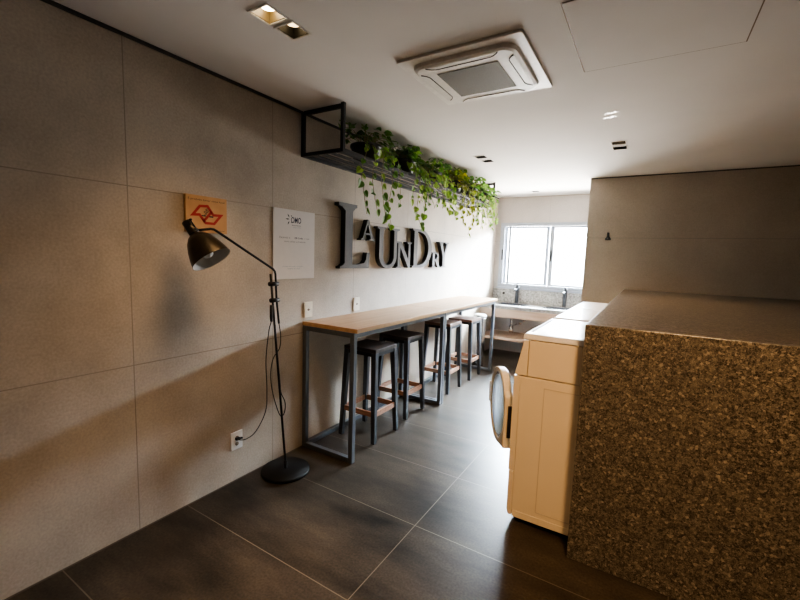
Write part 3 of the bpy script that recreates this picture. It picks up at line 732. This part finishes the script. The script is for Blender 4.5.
# ------------------------------------------------------------------ washing machines
def washer(y0, label, open_door):
    t = thing('washing_machine', label, 'washing machine', (1.612, y0, 0), 'white front loading washing machines')
    Wd = .705; B = .70; g = .0025
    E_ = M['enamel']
    # local x: 0 at the front face
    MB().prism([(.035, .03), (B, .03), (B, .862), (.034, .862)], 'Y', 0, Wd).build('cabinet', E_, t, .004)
    for ya, yb in ((-.002, -.0003), (Wd+.0003, Wd+.002)):
        MB().hull_ring([(.165, .10), (B-.05, .10), (B-.05, .815), (.165, .815)], [(.168, .103), (B-.053, .103), (B-.053, .812), (.168, .812)], 'Y', ya, yb).build('side_panel_crease', M['crease'], t)
    MB().box(.04, B-.01, -.0035, -.0005, .034, .072).build('base_strip', E_, t, .001)
    MB().box(.0345, .0405, .008, Wd-.008, .04, .86).build('panel_gasket', M['seam'], t)
    # front panel with the porthole
    cyy, cz, R = .36, .60, .185
    n = 40; circ = [(cyy+R*math.cos(2*PI*i/n), cz+R*math.sin(2*PI*i/n)) for i in range(n)]
    sq = []
    for i in range(n):
        a = 2*PI*i/n; c, s = math.cos(a), math.sin(a)
        k = min((Wd-cyy if c > 0 else cyy)/abs(c) if abs(c) > 1e-6 else 9, ((.862-cz) if s > 0 else (cz-.305))/abs(s) if abs(s) > 1e-6 else 9)
        sq.append((cyy+c*k, cz+s*k))
    # snap the nearest ray to each corner so the panel stays a full rectangle
    for corner in ((0, .305), (Wd, .305), (Wd, .862), (0, .862)):
        j = min(range(n), key=lambda i: (sq[i][0]-corner[0])**2+(sq[i][1]-corner[1])**2); sq[j] = corner
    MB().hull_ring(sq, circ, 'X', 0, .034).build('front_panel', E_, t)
    MB().lathe((.034, cyy, cz), (1, 0, 0), [(-.0, R-.002), (.25, R-.02)], 32, cap0=False, cap1=True).build('drum', M['chrome'], t)
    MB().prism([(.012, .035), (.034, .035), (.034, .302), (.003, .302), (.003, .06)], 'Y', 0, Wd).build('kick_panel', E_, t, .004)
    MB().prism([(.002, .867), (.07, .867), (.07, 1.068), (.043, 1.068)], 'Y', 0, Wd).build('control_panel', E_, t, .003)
    for yy in (.2, .5):
        MB().lathe((.022, yy, .965), (-.98, 0, .2), [(0, .032), (.02, .028)], 20).build('control_knob', M['white'], t)
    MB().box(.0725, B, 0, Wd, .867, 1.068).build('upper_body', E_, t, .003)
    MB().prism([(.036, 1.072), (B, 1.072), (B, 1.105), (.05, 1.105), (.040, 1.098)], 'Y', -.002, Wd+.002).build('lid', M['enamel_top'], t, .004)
    MB().box(.058, .072, .08, Wd-.03, 1.1052, 1.1066).build('lid_crease', M['dark'], t)
    for x in (.08, B-.06):
        for yy in (.05, Wd-.05): MB().cyl((x, yy, .001), (x, yy, .03), .022).build('foot', M['dark'], t)
    # door: local frame u (away from hinge), z; built in the y-z plane then turned about the hinge
    d = bpy.data.objects.new('door', None)
    n = 48; r = .232; ctr = (.232, .595)
    def outline(rad, flat):
        out = []
        for i in range(n):
            a = 2*PI*i/n; p = [ctr[0]+rad*math.cos(a), ctr[1]+rad*math.sin(a)]
            if flat and math.cos(a) < -.2 :
                if -.95 < math.sin(a) < .55:
                    k = max(0, min(1, (-.2-math.cos(a))/.5)); p[0] = p[0]*(1-k) + .012*k
                    if math.sin(a) < 0: p[1] = p[1]*(1-k) + max(.40, p[1]-.03)*k
            out.append(tuple(p))
        return out
    q = MB()
    o0, o1 = outline(r, True), outline(.203, False)
    q.hull_ring(o0, o1, 'X', -.020, .026)
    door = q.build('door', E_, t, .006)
    q = MB(); c3 = Vector((-.006, ctr[0], ctr[1]))
    q.lathe(c3, (1, 0, 0), [(0, .202), (.006, .202)], 48)
    q.lathe(c3+Vector((.007, 0, 0)), (1, 0, 0), [(0, .172), (.03, .166), (.075, .13), (.095, .085), (.10, .0)], 40, cap0=False, cap1=False)
    q.build('door_glass', M['doorglass'], door)
    q = MB(); q.hull_ring(outline(.2025, False), outline(.185, False), 'X', -.013, -.0065); q.build('glass_ring', M['chrome'], door)
    MB().bar((-.027, .43, .54), (-.027, .43, .68), .026, .012, (1, 0, 0)).build('door_handle', M['white'], door, .004)
    MB().box(.0, .022, .002, .02, .47, .66).build('hinge', M['dark'], door)
    door.location = (-.028, .03+.0, 0)
    door.rotation_euler = (0, 0, math.radians(29) if open_door else 0)
    if not open_door: door.location = (-.028, .13, 0)
    return t
washer(2.24, 'white washing machine nearest the camera with round door open, side lit orange', True)
washer(3.055, 'white washing machine in the middle of the row behind the terrazzo counter', False)
washer(3.79, 'white washing machine farthest back in the row, near the column', False)

# ------------------------------------------------------------------ terrazzo counter
t = thing('terrazzo_counter', 'dark speckled terrazzo counter standing at the right edge beside the machines', 'counter', (1.97, 2.11, 0))
MB().box(.0, 1.6, .0, .07, .001, 1.206).build('end_panel', M['terrazzo'], t, .003)
MB().box(.0, 1.6, .0703, COLY-2.11-.002, 1.156, 1.206).build('countertop', M['terrazzo'], t, .003)
MB().box(.36, .44, .075, COLY-2.11-.002, .001, 1.155).build('back_panel', M['terrazzo'], t)

# ------------------------------------------------------------------ hook on the column
t = thing('wall_hook', 'small dark metal hook fixed on the beige column wall', 'hook', (1.757, COLY, 1.82))
MB().prism([(-.028, -.045), (.03, -.045), (.034, -.03), (.012, .0), (.012, .04), (-.012, .045), (-.012, .0), (-.03, -.03)], 'Y', -.012, -.001).build('back_plate', M['faucet'], t, .002)
MB().tube([(0, -.012, -.01), (0, -.04, -.03), (0, -.05, -.02), (0, -.052, .0)], .008, 8).build('prong', M['faucet'], t)

# ------------------------------------------------------------------ ceiling cassette air conditioner
def cassette():
    cx, cy, hw = 1.325, 2.19, .325
    t = thing('cassette_air_conditioner', 'square white cassette air conditioner recessed in the ceiling', 'air conditioner', (cx, cy, CE))
    def rsq(h, r, n=6):
        out = []
        for sx, sy, a in ((1, 1, 0), (-1, 1, 90), (-1, -1, 180), (1, -1, 270)):
            for i in range(n+1):
                q = math.radians(a+90*i/n); out.append((sx*(h-r)+r*math.cos(q), sy*(h-r)+r*math.sin(q)))
        return out
    MB().prism(rsq(hw, .012), 'Z', -.014, -.0005).build('flange', M['white'], t, .003)
    # body: stacked rings narrowing towards the room
    mb = MB(); L = [(rsq(.275, .07), -.0142), (rsq(.27, .068), -.030), (rsq(.255, .06), -.036)]
    rings = [[mb.bm.verts.new((p[0], p[1], z)) for p in ps] for ps, z in L]
    n = len(rings[0])
    for a, b_ in zip(rings, rings[1:]):
        for i in range(n): mb.bm.faces.new((a[i], a[(i+1) % n], b_[(i+1) % n], b_[i]))
    mb.bm.faces.new(rings[-1]); mb.bm.faces.new(rings[0][::-1])
    mb.build('front_panel', M['white'], t)
    MB().box(-.165, .165, -.165, .165, -.039, -.0362).build('intake_grille', M['acgrey'], t, .001)
    for k in range(4):
        q = MB()
        o_ = [(-.18, .25), (.18, .25), (.165, .23), (.145, .220), (-.145, .220), (-.165, .23)]
        o_ = [(x, y) for x, y in o_]
        a = PI/2*k; rot = lambda p: (p[0]*math.cos(a)-p[1]*math.sin(a), p[0]*math.sin(a)+p[1]*math.cos(a))
        q.prism([rot(p) for p in o_], 'Z', -.0375, -.0362)
        lv = q.build('louver', M['white'], t)
        q = MB(); ins = [(-.19, .248), (-.182, .238), (-.165, .224), (-.145, .216), (.145, .216), (.165, .224), (.182, .238), (.19, .248)]
        q.tube([(*rot(p), -.0372) for p in ins], .0026, 6); q.build('air_slot', M['dark'], lv)
cassette()
# ceiling access hatch
t = thing('ceiling_hatch', 'square flush access hatch cut in the ceiling beside the air conditioner', 'hatch', (2.16, 2.095, CE))
h = .335
MB().hull_ring([(-h, -h), (h, -h), (h, h), (-h, h)], [(-h+.005, -h+.005), (h-.005, -h+.005), (h-.005, h-.005), (-h+.005, h-.005)], 'Z', -.0015, -.0004).build('hatch_gap', M['seam'], t)
MB().box(-h+.006, h-.006, -h+.006, h-.006, -.003, -.0004).build('hatch_panel', M['ceiling'], t)

# ------------------------------------------------------------------ light
world = bpy.data.worlds.new('daylight'); sc.world = world; world.use_nodes = True
nt = world.node_tree; bg = nt.nodes['Background']
wtc = N(nt, 'ShaderNodeTexCoord'); wsx = N(nt, 'ShaderNodeSeparateXYZ'); nt.links.new(wtc.outputs['Generated'], wsx.inputs[0])
wmr = N(nt, 'ShaderNodeMapRange'); wmr.inputs[1].default_value = -.25; wmr.inputs[2].default_value = .12; nt.links.new(wsx.outputs[2], wmr.inputs[0])
wrp = ramp(nt, wmr.outputs[0], [(0, (.80, .75, .70)), (.6, (.8, .79, .78)), (1, (.90, .95, 1))])
nt.links.new(wrp.outputs[0], bg.inputs[0]); bg.inputs[1].default_value = 34.0
def area(name, loc, rot, sx, sy, energy, col=(1, 1, 1), portal=False):
    l = bpy.data.lights.new(name, 'AREA'); l.shape = 'RECTANGLE'; l.size = sx; l.size_y = sy; l.energy = energy; l.color = col
    o = bpy.data.objects.new(name, l); COL.objects.link(o); o.location = loc; o.rotation_euler = rot
    if portal: l.cycles.is_portal = True
    return o
area('window_portal', ((WX0+WX1)/2, FY+.16, (WZ0+WZ1)/2), (-PI/2, 0, 0), WX1-WX0, WZ1-WZ0, 1, portal=True)
area('added_sky_lamp', (3.0, 10.2, 3.35), (-PI/2+.2, 0, .25), 7.0, 1.5, 19000, (.74, .87, 1))  # added unseen lamp outside the window, strengthening the sky light
area('added_ground_lamp', (1.4, 9.6, -.8), (-PI+.5, 0, 0), 7.0, 4.6, 5500, (1, .95, .88))  # added unseen lamp below the sill, imitating light bounced off the ground
def spot(name, loc, energy, col, size=120, blend=.9, rot=(0, 0, 0), r=.04):
    l = bpy.data.lights.new(name, 'SPOT'); l.energy = energy; l.color = col; l.spot_size = math.radians(size); l.spot_blend = blend; l.shadow_soft_size = r
    o = bpy.data.objects.new(name, l); COL.objects.link(o); o.location = loc; o.rotation_euler = rot
    return o
WARM = (1, .58, .26)
spot('downlight_beam', (.735, 1.265, CE-.02), 56, (1, .66, .36), 128, 1, r=.3)
spot('downlight_core', (.735, 1.265, CE-.03), 170, (1, .58, .24), 48, 1, (-.1, -.16, 0), r=.1)
spot('downlight_beam', (.737, 1.405, CE-.02), 30, (1, .56, .21), 110, 1, r=.25)
spot('downlight_beam', (1.90, 3.93, CE-.02), 60, WARM)
# unseen warm spots: counter lamp re-aimed at the machines, plus added fill behind camera
spot('counter_spot', (2.5, .7, CE-.05), 200, (1, .60, .29), 66, .7, (math.radians(48), 0, math.radians(10)), .15)
for x, y, e in ((.74, -1.2, 30), (1.9, -1.2, 80)):
    spot('downlight_beam', (x, y, CE-.02), e, WARM, 140, r=.25)

for gx, gy, ge in ((1.90, 3.15, 220), (1.885, 3.24, 320)):   # added upward spots imitating daylight glints on the ceiling
    g = spot('added_glint_spot', (gx, gy, 1.3), ge, (1, .97, .92), 5, .7, (PI, 0, -.25), .002); g.scale = (1, .28, 1)
sc.view_settings.view_transform = 'AgX'
sc.view_settings.look = 'AgX - Medium High Contrast'
sc.view_settings.exposure = 0.52
